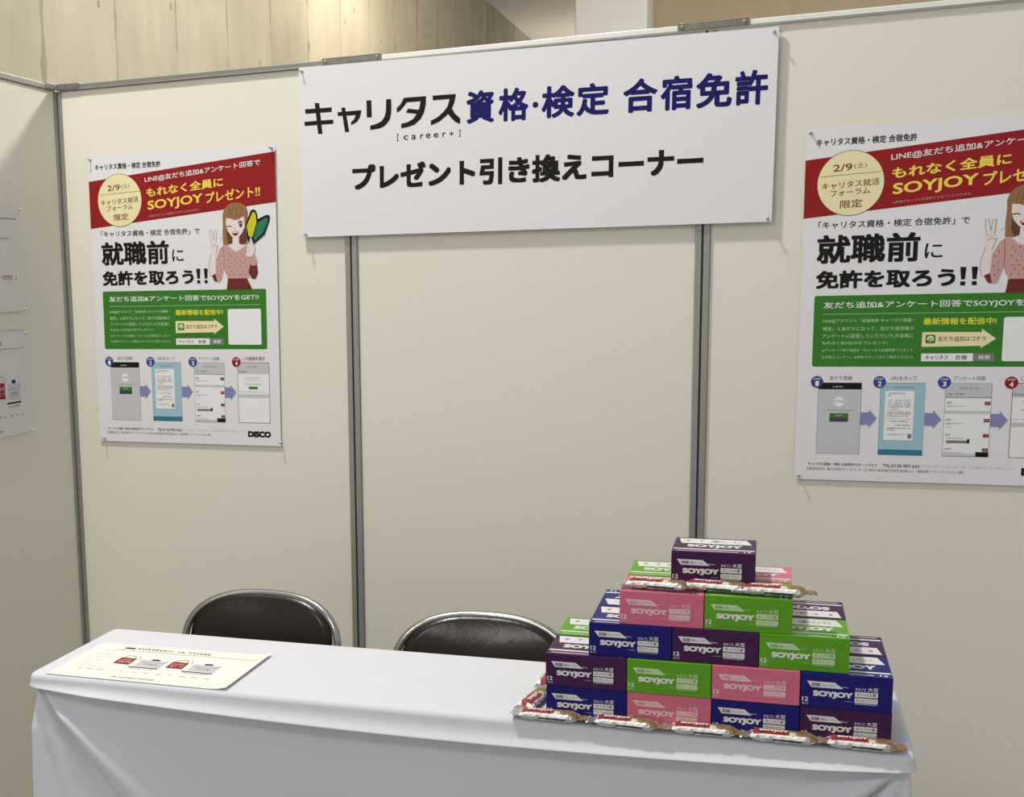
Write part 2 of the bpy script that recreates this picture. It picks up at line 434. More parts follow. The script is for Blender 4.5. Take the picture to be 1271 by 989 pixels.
# ================================================================== POSTERS
def poster(loc, tilt, label):
    W_, H_ = 650, 919
    mb, pr, fin = board('campaign_poster', .650, .919, .0006, M_PAPER, loc, tilt)
    T = pr.text
    T('キャリタス資格・検定 合宿免許', 25, 27, 261, 46, M_BLACK, .02)
    pr.poly([(0, 80), (650, 20), (650, 170), (0, 229)], M_RED, 1)
    pr.disc(110, 143, 80.5, 83, M_BROWN, 2); pr.disc(110, 143, 79, 81.5, M_CREAM, 3)
    T('2/9', 67, 95, 113, 113, M_BROWN, .012, 4, -.05); T('(土)', 117, 93, 147, 108, M_BROWN, .0, 4, -.05)
    pr.line([(38, 124), (182, 117)], 1.2, M_GREEN, 4)
    T('キャリタス就活', 42, 140, 178, 158, M_BROWN, .012, 4, -.055)
    T('フォーラム', 63, 160, 157, 176, M_BROWN, .008, 4, -.05)
    T('限定', 87, 186, 140, 207, M_BROWN, .012, 4, -.05)
    T('LINE@友だち追加&アンケート回答で', 203, 74, 601, 94, M_WHITE, .012, 3, -.086)
    T('もれなく全員に', 207, 109, 475, 138, M_YEL, .03, 3, -.083)
    T('SOYJOY', 210, 149, 404, 185, M_YEL, .026, 3, -.083)
    T('プレゼント!!', 414, 132, 598, 165, M_YEL, .024, 3, -.083)
    T('※商品がなくなり次第終了させていただきます。', 212, 193, 392, 200, M_PINK, 0, 3, -.08)
    T('「キャリタス資格・検定 合宿免許」で', 37, 238, 390, 257, M_BLACK, .012)
    T('就職前', 36, 273, 280, 347, M_BLACK, .028, res=4, square=True)
    T('に', 291, 302, 332, 340, M_BLACK, .012)
    T('免許を取ろう', 36, 365, 364, 412, M_BLACK, .036, res=4, square=True)
    for u in (374, 400):
        pr.poly([(u, 364), (u + 14, 364), (u + 12, 395), (u + 3, 395)], M_BLACK, 2); pr.rect(u + 2, 400, u + 13, 410, M_BLACK, 2)
    # green panel
    pr.rrect(34, 430, 611, 616, 6, M_GREEN, 1)
    T('友だち追加&アンケート回答でSOYJOYをGET!!', 57, 446, 586, 466, M_WHITE, .014, 3)
    u = 56
    while u < 592: pr.rect(u, 477.5, u + 3, 479, M_PGREEN, 2); u += 4.2
    for i, t in enumerate(('LINE@アカウント「合宿免許 キャリタス資格・', '検定」と友だちになって、友だち追加後の', 'アンケートに回答していただいた方全員に', 'もれなくSOYJOYをプレゼント!', '(※アンケート完了画面を「キャリタス合宿免許プレゼント', '引き換えコーナー」の弊社スタッフまでご提示ください)')):
        v = (491, 511, 530, 549, 569, 587)[i]
        T(t, 57, v, 215 if i == 3 else 275, v + (11 if i < 4 else 9), M_PGREEN, .006, 2, res=2)
    T('最新情報を配信中!', 296, 491, 463, 509, M_LIME, .026)
    pr.poly([(295, 527), (431, 528), (431, 520), (464, 545), (430, 569), (430, 563), (295, 565)], M_CREAM, 2)
    pr.rrect(303, 534, 326, 556, 4, M_GREEN, 3); pr.disc(314.5, 544, 8.5, 7, M_CREAM, 4); pr.poly([(309, 548), (316, 548), (313, 554)], M_CREAM, 4)
    T('LINE', 308.5, 542, 320.5, 546, M_GREEN, .02, 5)
    T('友だち追加はコチラ', 332, 538, 441, 551, M_BROWN, .008, 3)
    pr.rect(295, 582, 414, 602, M_WHITE, 2); pr.rect(415, 582, 462, 602, M_GREY, 2)
    T('キャリタス', 305, 586, 357, 598, M_BLACK, .008, 3); T('合宿', 373, 586, 400, 598, M_BLACK, .008, 3); T('検索', 426, 586, 453, 598, M_WHITE, .01, 3)
    pr.rrect(479, 491, 592, 602, 5, M_WHITE, 2)
    # the four steps
    for cx, n, m in ((48, '1', M_BLUE), (200, '2', M_BLUE), (352, '3', M_BLUE), (504, '4', M_RED)):
        pr.disc(cx, 656, 15, 15.5, m, 5)
        T('STEP', cx - 9, 646, cx + 9, 651, M_WHITE, .01, 6); T(n, cx - 4, 654, cx + 5, 667, M_WHITE, .03, 6)
    T('友だち登録', 79, 640, 134, 651, M_GREY, .006); T('URLをタップ', 226, 640, 288, 651, M_GREY, .006)
    T('アンケート回答', 373, 640, 446, 651, M_GREY, .006); T('この画面を提示', 525, 639, 602, 651, M_RED, .006)
    pr.rect(52, 658, 158, 848, M_GREY, 1); pr.rect(53, 676, 157, 847, M_LGREY, 2); pr.rect(53, 659, 157, 676, M_BLACK, 2)
    pr.smalls(88, 667, 112, 671, M_WHITE, 3, 3); pr.disc(104.5, 709, 13, 13.5, M_WHITE, 3); pr.smalls(94, 706, 115, 711, M_BLACK, 4, 4)
    pr.smalls(68, 730, 142, 734, M_GREY, 5, 3); pr.rect(82, 739, 128, 751, M_GREEN, 3); pr.rect(82, 751, 128, 762, M_WDARK, 3)
    pr.smalls(96, 743, 115, 747, M_WHITE, 6, 4)
    pr.rect(203, 658, 309, 848, M_TEAL, 1); pr.rect(204, 659, 308.5, 833, M_SKY, 2); pr.rect(204, 833, 308.5, 847, M_TEAL, 2)
    pr.smalls(220, 668, 285, 672, M_GREY, 7, 3)
    pr.rect(215, 679, 284, 808, M_WHITE, 3)
    for i, (v, a, b) in enumerate(((684, 225, 262), (689, 221, 229), (702, 224, 277), (708, 221, 277), (714, 221, 277), (719, 221, 275), (726, 228, 246), (733, 221, 277), (738, 221, 277), (744, 221, 270), (757, 230, 270), (767, 240, 278), (775, 222, 277), (780, 222, 240), (792, 222, 262))):
        pr.smalls(a, v, b, v + 3.5, M_BLACK if i != 3 else M_GREY, 10 + i, 4)
    pr.rect(215, 752, 284, 753, M_LGREY, 4); pr.rect(272, 791, 281, 803, M_GREY, 4)
    pr.rect(355, 658, 462, 848, M_GREY, 1); pr.rect(356, 659, 461, 847, M_WHITE, 2); pr.rect(356, 659, 461, 694, M_LGREY, 3)
    pr.rect(356, 694, 461, 695.5, M_GREY, 4)
    pr.smalls(388, 669, 430, 674, M_GREY, 30, 4); pr.smalls(361, 684, 400, 689, M_BLACK, 31, 4)
    for i, v in enumerate((706, 750, 789, 826)):
        pr.smalls(360, v, 367 + 6 * (i > 1) + 4, v + 5, M_BLACK, 32 + i, 3); pr.smalls(360, v + 10, 402, v + 13, M_GREY, 40 + i, 3)
        pr.rect(447, v - 1, 460, v + 8, M_DRED, 3); pr.smalls(450, v + 2, 457, v + 5, M_WHITE, 50 + i, 4)
    pr.rect(357, 729, 461, 736, M_LGREY, 3); pr.smalls(361, 763, 374, 766, M_GREY, 60, 3); pr.smalls(361, 771, 374, 774, M_GREY, 61, 3)
    pr.rect(363, 806, 411, 813, M_GREY, 3); pr.rect(411, 802, 417, 813, M_BLACK, 3); pr.rect(432, 835, 461, 847, M_BLACK, 3); pr.rect(357, 840, 432, 847, M_LGREY, 3)
    pr.rect(507, 657, 616, 848, M_SKIRT, 1); pr.rect(508.5, 658.5, 614.5, 846.5, M_WHITE, 2); pr.rect(508.5, 658.5, 614.5, 693, M_LGREY, 3)
    pr.smalls(537, 669, 578, 674, M_GREY, 70, 4); pr.smalls(512, 684, 545, 689, M_BLACK, 71, 4)
    pr.smalls(530, 703, 582, 706, M_GREY, 72, 3); pr.smalls(535, 710, 585, 713, M_GREY, 73, 3); pr.smalls(528, 724, 590, 727, M_GREY, 74, 3)
    pr.rect(545, 733, 575, 741, M_GREEN, 3); pr.smalls(512, 748, 608, 751, M_GREY, 75, 3); pr.rect(509, 757, 614, 768, M_LGREY, 3)
    for u in (158, 310, 462):
        pr.poly([(u, 736), (u + 20, 736), (u + 20, 728), (u + 39, 752), (u + 20, 777), (u + 20, 769), (u, 769)], M_LILAC, 3)
    T('キャリタス資格・検定 合宿免許サポートデスク', 34, 872, 203, 880, M_BLACK, .008); T('TEL:0120-907-622', 217, 872, 304, 880, M_BLACK, .008)
    T('(10:00~18:00 土日祝日を除く)', 310, 872, 516, 879, M_LGREY, 0)
    T('【運営会社】株式会社ディスコ 〒112-0004 東京都文京区後楽2-5-1 飯田橋ファーストビル 9階', 32, 885, 407, 893, M_GREY, 0, res=2)
    T('DISCO', 538, 873, 617, 893, M_BLACK, .075)
    # young woman winking, holding up a two-coloured leaf mark
    P = pr.poly
    P([(487, 174), (501, 167), (519, 165), (537, 169), (551, 180), (556, 196), (556, 230), (549, 243), (552, 268), (553, 294), (470, 293), (469, 259), (471, 227), (470, 202), (476, 185)], M_HAIR, 3)
    P([(484, 240), (545, 240), (552, 285), (530, 294), (490, 293), (482, 270)], M_HAIRD, 4)
    P([(503, 262), (525, 262), (524, 290), (546, 300), (515, 316), (484, 296), (502, 289)], M_SKIN, 5)
    P([(482, 200), (511, 196), (543, 200), (545, 239), (535, 260), (525, 269), (512, 273), (499, 267), (487, 252), (481, 234)], M_SKIN, 6)
    P([(475, 211), (479, 187), (501, 167), (530, 168), (551, 184), (555, 220), (547, 222), (541, 208), (525, 217), (511, 219), (497, 213), (484, 212)], M_HAIR, 7)
    for u in (490, 500, 515, 530): pr.line([(u + 6, 180), (u, 212)], 1.2, M_HAIRD, 8)
    pr.disc(531.5, 233, 5.5, 9, M_HAIRD, 7); pr.disc(533, 229, 1.6, 2.2, M_WHITE, 8)
    pr.line([(522, 227), (529, 222), (539, 226)], 2.2, M_BLACK, 8)
    pr.line([(485, 238), (493, 236), (501, 239)], 2.4, M_BLACK, 7); pr.line([(485, 239), (482, 235)], 1.6, M_BLACK, 7)
    pr.line([(511, 240), (513, 250), (509, 251)], 1, M_BROWN, 7)
    P([(500, 254), (525, 254), (521, 263), (514, 267), (506, 265)], M_DRED, 7); P([(503, 255), (522, 255), (520, 258), (505, 258)], M_WHITE, 8)
    P([(422, 387), (417, 354), (428, 316), (423, 298), (430, 280), (449, 284), (453, 293), (442, 323), (444, 342), (441, 381), (428, 387)], M_SKIN, 3)
    for pts in ([(429, 292), (424, 248), (431, 246), (438, 274), (439, 290)], [(438, 288), (441, 249), (449, 248), (447, 288)]): P(pts, M_SKIN, 4)
    for pts in ([(429, 290), (424, 248), (431, 246), (438, 276), (441, 249), (449, 248), (446, 286)], [(432, 300), (440, 293), (449, 298)], [(443, 323), (452, 293)], [(428, 316), (418, 354), (421, 386)], [(458, 276), (470, 270)]):
        pr.line(pts, .9, M_GREY, 5)
    P([(470, 296), (472, 362), (461, 398), (455, 407), (437, 404), (428, 387), (441, 381), (444, 336), (459, 304)], M_PINK, 5)
    P([(428, 387), (441, 381), (447, 406), (437, 404)], M_SKIRT, 6)
    P([(470, 295), (484, 295), (499, 310), (515, 316), (531, 307), (549, 297), (556, 313), (561, 332), (556, 354), (557, 395), (519, 397), (483, 396), (472, 362), (472, 330)], M_PINK, 5)
    pr.line([(470, 297), (472, 330), (472, 362), (478, 385)], .9, M_SKIRT, 6)
    rnd = random.Random(5)
    for i in range(8):
        for j in range(6):
            u, v = 450 + j * 19 + (i % 2) * 9 + rnd.uniform(-2, 2), 318 + i * 11 + rnd.uniform(-2, 2)
            if (480 < u < 553 and v < 390) or (448 < u < 466 and 325 < v < 392): pr.disc(u, v, 1.5, 1.8, M_SKIRT, 6, 8)
    P([(483, 397), (548, 397), (565, 430), (478, 430)], M_SKIRT, 5)
    P([(559, 354), (581, 339), (586, 381), (577, 400), (564, 398), (555, 380)], M_SKIRT, 5)
    P([(552, 332), (578, 326), (585, 346), (580, 358), (566, 359), (558, 351)], M_PINK, 6)
    P([(547, 236), (566, 193), (573, 189), (581, 191), (587, 202), (589, 219), (618, 207), (627, 208), (630, 215), (626, 230), (611, 266), (575, 293), (560, 296), (552, 275)], M_BLACK, 8)
    P([(551, 239), (572, 198), (578, 197), (583, 206), (585, 228), (571, 272), (558, 270)], M_MARKY, 9)
    P([(574, 275), (587, 231), (619, 214), (623, 218), (621, 230), (605, 262), (577, 284)], M_MARKG, 9)
    P([(562, 272), (567, 276), (573, 294), (577, 301), (576, 317), (567, 331), (552, 333), (547, 325), (552, 300), (560, 292)], M_SKIN, 10)
    pr.line([(562, 274), (570, 294), (577, 302), (576, 317)], .9, M_GREY, 11); pr.line([(552, 302), (563, 308)], .8, M_GREY, 11); pr.line([(550, 311), (562, 317)], .8, M_GREY, 11)
    return fin(label, 'poster', 'campaign posters pinned to the partition')
poster((.1028, -.0005, 1.9742), .0077 * 0 - .0077, 'red, white and green campaign poster pinned left of the wide sign')
poster((2.2486, -.0005, 1.9124), -.0025, 'red, white and green campaign poster right of the sign, cut by the photo edge')

# ================================================================== SHEETS
def sheet_art(pr, ou=0, ov=0):
    """handout print: heading, rule, two red shopping bags with grey envelopes, a row of dates"""
    pr.rect(78, 26, 104, 36, M_BLACK, 1); pr.smalls(112, 26, 300, 37, M_BLACK, 81)
    pr.rect(60, 48, 420, 49.5, M_GREY, 1)
    for i in range(6): pr.smalls(30 + (i % 2) * 2, 62 + i * 24, 72 + (i % 3) * 6, 66 + i * 24, M_LGREY, 90 + i)
    base3d = pr.to3d
    pr.to3d = lambda u, v, d: base3d(u + ou, v + ov, d)
    for du in (0, 133):
        pr.poly([(107 + du, 104), (147 + du, 106), (149 + du, 152), (108 + du, 150)], M_RED, 2)
        pr.smalls(114 + du, 118, 142 + du, 128, M_WHITE, 91 + du, 3); pr.smalls(114 + du, 132, 142 + du, 142, M_WHITE, 92 + du, 3)
        pr.line([(113 + du, 104), (118 + du, 88), (137 + du, 88), (142 + du, 105)], 2, M_ORANGE, 2)
        pr.poly([(163 + du, 108), (229 + du, 110), (230 + du, 158), (164 + du, 156)], M_LGREY, 1)
        pr.line([(164 + du, 126), (222 + du, 126), (229 + du, 112)], 1.2, M_GREY, 2)
        pr.rect(186 + du, 100, 206 + du, 110, M_NAVY, 2); pr.smalls(180 + du, 136, 212 + du, 145, M_GREY, 93 + du, 2)
        pr.rect(155 + du, 163, 230 + du, 168, M_BLACK, 2); pr.smalls(164 + du, 173, 222 + du, 179, M_GREY, 95 + du, 2)
        pr.line([(146 + du, 82), (156 + du, 112)], 1.2, M_GREY, 2)
    for i in range(12): pr.smalls(40 + i * 29, 200, 54 + i * 29, 205, M_GREY, 120 + i, 2)
    pr.smalls(147, 240, 258, 246, M_BLACK, 140, 2)
mb, pr, fin = board('notice_sheet', .44, .297, .0005, M_A3, (0, 0, 0), 0)
sheet_art(pr, 24, 38)
low = fin('white notice sheet with shopping bag pictures, lower of two on left wall', 'notice', 'notices on the left wall')
low.rotation_euler = (0, 0, PI / 2)
low.location = (.0005, -.69, 1.43); low.scale = (1, 1, 1.07)
mb, pr, fin = board('notice_sheet', .44, .317, .0005, M_A3, (0, 0, 0), 0)
pr.rect(40, 36, 418, 39, M_GREY, 1); pr.smalls(80, 18, 300, 29, M_BLACK, 150); pr.smalls(60, 95, 388, 102, M_GREY, 151)
pr.smalls(50, 140, 330, 147, M_LGREY, 152); pr.smalls(60, 208, 365, 221, M_DRED, 153); pr.smalls(368, 208, 398, 221, M_GREY, 154); pr.smalls(50, 260, 300, 267, M_LGREY, 155)
up = fin('white notice sheet with red printed line, upper of two on left wall', 'notice', 'notices on the left wall')
up.rotation_euler = (0, 0, PI / 2); up.location = (.0005, -.69, 1.807)

# ================================================================== PUSH PINS
def pin_mesh():
    mb = MB()
    prof = [(0, .0), (.0042, .0), (.0042, .0018), (.002, .003), (.0019, .0105), (.0032, .0125), (.0034, .0155), (0, .016)]
    n = 12; vs = []; fs = []
    for r, y in prof:
        for k in range(n): vs.append((r * math.cos(2 * PI * k / n), -y, r * math.sin(2 * PI * k / n)))
    for i in range(len(prof) - 1):
        for k in range(n): fs.append((i * n + k, i * n + (k + 1) % n, (i + 1) * n + (k + 1) % n, (i + 1) * n + k))
    mb.mesh(vs, fs, M_PIN, True)
    return mb
pin0 = pin_mesh().build('push_pin')
nd = MB(); nd.tube([(0, .006, 0), (0, -.001, 0)], .0006, M_NEEDLE, 6); nd.build('needle', pin0)
tag(pin0, '', 'pin', 'clear push pins holding up posters and sheets')
pins = [((.852, -.0138, 2.172), 0, 'top left corner of the wide white sign'), ((2.163, -.0138, 2.160), 0, 'top right corner of the wide white sign'),
        ((2.159, -.0138, 1.688), 0, 'bottom right corner of the wide white sign'), ((.852, -.0138, 1.698), 0, 'bottom left corner of the wide white sign'),
        ((.112, -.001, 1.963), 0, 'top left corner of the left poster'), ((.742, -.001, 1.960), 0, 'top right corner of the left poster'),
        ((.747, -.001, 1.063), 0, 'bottom right corner of the left poster'), ((.116, -.001, 1.065), 0, 'bottom left corner of the left poster'),
        ((2.258, -.001, 1.902), 0, 'top left corner of the right poster'), ((2.256, -.001, 1.004), 0, 'bottom left corner of the right poster'),
        ((.001, -.257, 1.800), PI / 2, 'top right corner of the upper left wall sheet'), ((.001, -.257, 1.497), PI / 2, 'bottom right corner of the upper left wall sheet'),
        ((.001, -.257, 1.423), PI / 2, 'top right corner of the lower left wall sheet'), ((.001, -.257, 1.119), PI / 2, 'bottom right corner of the lower left wall sheet')]
for i, (loc, rz, where) in enumerate(pins):
    o = pin0 if i == 0 else dup(pin0)
    o.location = loc; o.rotation_euler = (0, 0, rz); o['label'] = 'small clear push pin at the ' + where

# ================================================================== TABLE
TA = .018; TW, TD, TZ = 1.806, .402, .70
TO = Vector((.6525, -.918, 0))           # back left corner of the table top
def tl(x, y, z=0):                        # table-local (x right, y back, origin back-left)
    return (TO.x + x * math.cos(TA) - y * math.sin(TA), TO.y + x * math.sin(TA) + y * math.cos(TA), z)
tb = empty('folding_table', tl(TW / 2, -TD / 2, FZ), TA, 'long folding table hidden under the white tablecloth', 'table')
mb = MB(); mb.box(-TW / 2 + .012, -TD / 2 + .012, TZ - FZ - .028, TW / 2 - .012, TD / 2 - .012, TZ - FZ - .003, M_WOOD, .003); mb.build('tabletop', tb)
for sx in (-1, 1):
    for sy in (-1, 1):
        mb = MB(); x, y = sx * (TW / 2 - .60), sy * (TD / 2 - .07)
        mb.tube([(x, y, TZ - FZ - .028), (x, y, .0)], .012, M_CHROME); mb.build('leg', tb)
    mb = MB(); mb.tube([(sx * (TW / 2 - .60), -TD / 2 + .07, .15), (sx * (TW / 2 - .60), TD / 2 - .07, .15)], .009, M_CHROME); mb.build('leg_brace', tb)

def cloth():
    mb = MB(); hx, hy, rc = TW / 2, TD / 2, .022
    # outline of the table edge as (x, y, nx, ny, side, t)
    loop = []
    def side(ax, ay, bx, by, nx, ny, name, n):
        for k in range(n):
            t = k / n; loop.append((ax + (bx - ax) * t, ay + (by - ay) * t, nx, ny, name, t))
    def corner(cx, cy, a0, name, n=7):
        for k in range(n):
            a = math.radians(a0 + 90 * k / n); loop.append((cx + rc * math.cos(a), cy + rc * math.sin(a), math.cos(a), math.sin(a), name, k / n))
    side(-hx + rc, -hy, hx - rc, -hy, 0, -1, 'front', 280)
    corner(hx - rc, -hy + rc, -90, 'cfr')
    side(hx, -hy + rc, hx, hy - rc, 1, 0, 'right', 44)
    corner(hx - rc, hy - rc, 0, 'cbr')
    side(hx - rc, hy, -hx + rc, hy, 0, 1, 'back', 60)
    corner(-hx + rc, hy - rc, 90, 'cbl')
    side(-hx, hy - rc, -hx, -hy + rc, -1, 0, 'left', 44)
    corner(-hx + rc, -hy + rc, 180, 'cfl')
    N = len(loop)
    top = TZ - FZ
    def skirt_out(p, d):
        """how far the hanging cloth stands out at depth d below the lip"""
        x, y, nx, ny, name, t = p
        o = -.016
        if name in ('front', 'cfl', 'cfr'):
            if name == 'cfr': o += .008 * nx
            a = x + hx; b = hx - x                      # distance from left / right corner
            # folds radiating from the corners, dying out along the cloth
            for s_, sg in ((a, 1), (b, -1)):
                ang = math.atan2(max(s_, 0), d + .02)
                r = math.hypot(s_, d)
                fade = math.exp(-s_ / .42) * min(1, d / .10)
                if sg == 1:
                    o += .014 * fade / (1 + math.exp((ang - .60) / .03)) * 1.3        # flap left of the diagonal fold
                    o -= .030 * math.exp(-((ang - .665) / .055) ** 2) * min(1, d / .05) * math.exp(-s_ / .6)
                    o += .036 * math.exp(-((ang - .86) / .13) ** 2) * min(1, d / .06) * math.exp(-s_ / .5)
                    o -= .006 * math.exp(-((ang - .25) / .08) ** 2) * min(1, d / .1) * fade
                else:
                    o += .012 * fade * math.sin(ang * 9.0 + .6)
                    o += .034 * math.exp(-((ang - 1.0) / .16) ** 2) * min(1, d / .06) * math.exp(-s_ / .5)
                    o -= .026 * math.exp(-((ang - .74) / .06) ** 2) * min(1, d / .06) * math.exp(-s_ / .5)
                    o += .016 * math.exp(-((ang - .5) / .12) ** 2) * min(1, d / .06) * math.exp(-s_ / .5)
            o += .006 * math.sin(x * 7 + .4) * min(1, d / .3) + .004 * math.sin(x * 17 + 1.2 + d * 3) * min(1, d / .3)
            o += .016 * min(1, d / .5)
        else:
            yy = y + hy
            o += .005 * math.sin(yy * 30) * min(1, d / .3) + (.010 if name in ('right', 'cbr') else -.010) * min(1, d / .1)
        return o
    def lip_drop(p):
        x, y, nx, ny, name, t = p
        if name == 'front':
            return .030 + .022 * math.sin(PI * min(1, max(0, (x + hx) / (2 * hx)))) ** 1.0
        return .030
    def hem(p):
        """the cloth reaches the floor in front and at the ends and hangs short on the seat side"""
        x, y, nx, ny, name, t = p
        if name in ('back', 'cbr', 'cbl'): return .59
        if name in ('left', 'right'):
            k = min(1, max(0, (y + hy) / (2 * hy)))
            return .012 + .578 * max(0, (k - .8) / .2) ** 2
        return .012
    rows = []
    for ins in (.2009, .15, .1, .06, .03):
        rows.append([(max(-hx + ins, min(hx - ins, p[0])), max(-hy + ins, min(hy - ins, p[1])), top) for p in loop])
    for k in range(7):
        a = math.radians(90 * k / 6); r = .014
        rows.append([(p[0] - p[2] * r * (1 - math.sin(a)), p[1] - p[3] * r * (1 - math.sin(a)), top - r * (1 - math.cos(a))) for p in loop])
    def flare(p, k):
        if p[4] == 'front': return k * (.22 + .78 * min(1, (hx - abs(p[0])) / .16))
        return k * .2
    for fr, out in ((.3, .001), (.55, .004), (.75, .009), (.9, .0145), (.98, .0175), (1.02, .0175), (1.03, .014), (1.0, .004), (.97, -.015)):
        rows.append([(p[0] + p[2] * flare(p, out), p[1] + p[3] * flare(p, out), top - .014 - (lip_drop(p) - .014) * fr) for p in loop])
    for k in range(1, 70):
        f = (k / 69) ** 1.35
        row = []
        for p in loop:
            z0 = top - lip_drop(p); zb = hem(p); z = z0 * (1 - f) + zb * f
            o = skirt_out(p, z0 - z)
            row.append((p[0] + p[2] * o, p[1] + p[3] * o, z))
        rows.append(row)
    vs = [q for r in rows for q in r]; fs = []
    for i in range(len(rows) - 1):
        for k in range(N):
            j = (k + 1) % N
            fs.append((i * N + k, i * N + j, (i + 1) * N + j, (i + 1) * N + k)[::-1])
    mb.mesh(vs, fs, M_CLOTH, True)
    return mb
cl = cloth().build('tablecloth')
cl.location = tl(TW / 2, -TD / 2, FZ); cl.rotation_euler = (0, 0, TA)
tag(cl, 'white cloth draped over the long table, gathered into folds at the corners', 'tablecloth')

# handout lying on the table
mb = MB(); nu = 22
for i in range(nu):
    for j in range(6):
        pts = []
        for a, b in ((i, j), (i + 1, j), (i + 1, j + 1), (i, j + 1)):
            pts.append((a / nu * .44, -b / 6 * .262))
        mb.face([(x, y, .0004 + .006 * max(0, (x - .40) / .04) ** 2) for x, y in pts][::-1], M_SHEET, True)
pr = Print(mb, lambda u, v, d: (u / 1000, -v / 1000, .0004 + d + .006 * max(0, (u / 1000 - .40) / .04) ** 2), .00025)
pr.h = .0003
sheet_art(pr)
hand = mb.build('handout_sheet')
hand.location = (.700, -1.050, TZ + .0004); hand.rotation_euler = (0, 0, .018)
tag(hand, 'cream handout with red shopping bag pictures lying on the left end of the table', 'sheet')

# ================================================================== CHAIRS
def chair(label, loc, rz, first=None):
    if first: return dup(first, loc, (0, 0, rz), label)
    t = empty('folding_chair', loc, rz, label, 'chair', 'folding chairs behind the table')
    cz, hh, hw_ = .685, .118, .205          # backrest centre above floor, half height, half width
    lean = .22
    def bk(x, z, off=0.0):                   # point on the curved, leaning backrest surface (front towards -y)
        return (x, (z - cz) * lean - .75 * x * x + off, z)
    def outline(k, sx, sz, zc):
        a = 2 * PI * k
        c, s_ = math.cos(a), math.sin(a)
        if s_ < 0: return (sx * math.copysign(abs(c) ** .85, c), zc - sz * abs(s_) ** 1.7)
        e = 2 / 2.7
        return (sx * math.copysign(abs(c) ** e, c), zc + sz * math.copysign(abs(s_) ** (2 / 2.3), s_))
    mb = MB(); nr, nk = 9, 64; vs = []; fs = []
    for side in (0, 1):
        for i in range(nr + 1):
            r = i / nr; puff = .028 * (1 - r ** 2) + .005
            for k in range(nk):
                x, z = outline(k / nk, hw_ * r, hh * r, cz)
                vs.append(bk(x, z, -puff if side == 0 else puff * .8))
    M_ = (nr + 1) * nk
    for side in (0, 1):
        for i in range(nr):
            for k in range(nk):
                q = [side * M_ + i * nk + k, side * M_ + i * nk + (k + 1) % nk, side * M_ + (i + 1) * nk + (k + 1) % nk, side * M_ + (i + 1) * nk + k]
                fs.append(q if side else q[::-1])
    for k in range(nk):
        fs.append((nr * nk + k, nr * nk + (k + 1) % nk, M_ + nr * nk + (k + 1) % nk, M_ + nr * nk + k)[::-1])
    mb.mesh(vs, fs, M_VINYL, True); mb.build('backrest', t)
    # chrome hoop: over the top of the pad, then down both sides to the front feet
    hoop = []
    zs = [.0 + i * .03 for i in range(21)]
    def leg_pt(sx, z):
        f = (cz - .02 - z) / (cz - .02)
        return (sx * (.222 - .012 * f), (z - cz) * lean - .75 * .222 ** 2 + .020 * (1 - f) - .24 * f * .9, z)
    for z in zs: hoop.append(leg_pt(-1, z))
    for k in range(33):
        x, z = outline(.5 - k / 64, .222, .128, cz - .012)
        hoop.append(bk(x, z, .004))
    for z in zs[::-1]: hoop.append(leg_pt(1, z))
    mb = MB(); mb.tube(hoop, .0105, M_CHROME, 12); mb.build('frame_tube', t)
    # seat
    mb = MB(); vs = []; fs = []
    for side in (0, 1):
        for i in range(nr + 1):
            r = i / nr
            for k in range(nk):
                a = 2 * PI * k / nk; c, s_ = math.cos(a), math.sin(a); e = 2 / 3.6
                vs.append((.195 * r * math.copysign(abs(c) ** e, c), -.30 + .185 * r * math.copysign(abs(s_) ** e, s_), .44 + (.016 * (1 - r ** 4) if side == 0 else -.018)))
    for side in (0, 1):
        for i in range(nr):
            for k in range(nk):
                q = [side * M_ + i * nk + k, side * M_ + i * nk + (k + 1) % nk, side * M_ + (i + 1) * nk + (k + 1) % nk, side * M_ + (i + 1) * nk + k]
                fs.append(q[::-1] if side else q)
    for k in range(nk):
        fs.append((nr * nk + k, nr * nk + (k + 1) % nk, M_ + nr * nk + (k + 1) % nk, M_ + nr * nk + k)[::-1])
    mb.mesh(vs, fs, M_VINYL, True); mb.build('seat', t)
    for sx in (-1, 1):
        mb = MB(); mb.tube([(sx * .19, -.46, .415), (sx * .195, -.12, .2), (sx * .20, .12, .012)], .0095, M_CHROME, 10)
        lg = mb.build('leg', t)
        mb = MB(); mb.tube([(sx * .20, .113, .024), (sx * .201, .122, .0)], .013, M_RUBBER, 10); mb.build('foot_cap', lg)
    mb = MB(); mb.tube([(-.2, .105, .03), (.2, .105, .03)], .008, M_CHROME); mb.build('crossbar', t)
    mb = MB(); y = leg_pt(1, .06)[1]; mb.tube([(-.212, y, .06), (.212, y, .06)], .008, M_CHROME); mb.build('crossbar', t)
    return t
c0 = chair('dark brown folding chair behind the empty left half of the table', (.925, -.585, FZ), .0)
chair('dark brown folding chair partly hidden behind the stack of cartons', (1.548, -.655, FZ), .02, c0)

# ================================================================== SNACK CARTONS
BW, BH, BD = .1522, .0645, .1385
CART = {
    'purple': (mat('carton_purple', (.055, .0085, .068), .42, spec=.28), '3種のレーズン', 'Raisin'),
    'blue': (mat('carton_blue', (.008, .006, .155), .42, spec=.28), 'ブルーベリー', 'Blueberry'),
    'green': (mat('carton_green', (.115, .36, .012), .42, spec=.28), '2種のアップル', 'Apple'),
    'pink': (mat('carton_pink', (.68, .16, .24), .42, spec=.28), 'ストロベリー', 'Strawberry'),
}
EDGE = {'purple': mat('carton_purple_crease', (.025, .006, .035), .5), 'blue': mat('carton_blue_crease', (.006, .005, .09), .5),
        'green': mat('carton_green_crease', (.05, .20, .006), .5), 'pink': mat('carton_pink_crease', (.42, .06, .10), .5)}
M_CPRINT = mat('carton_white_print', (.80, .78, .76), .4)
M_CDARK = mat('carton_dark_print', (.16, .15, .15), .5)
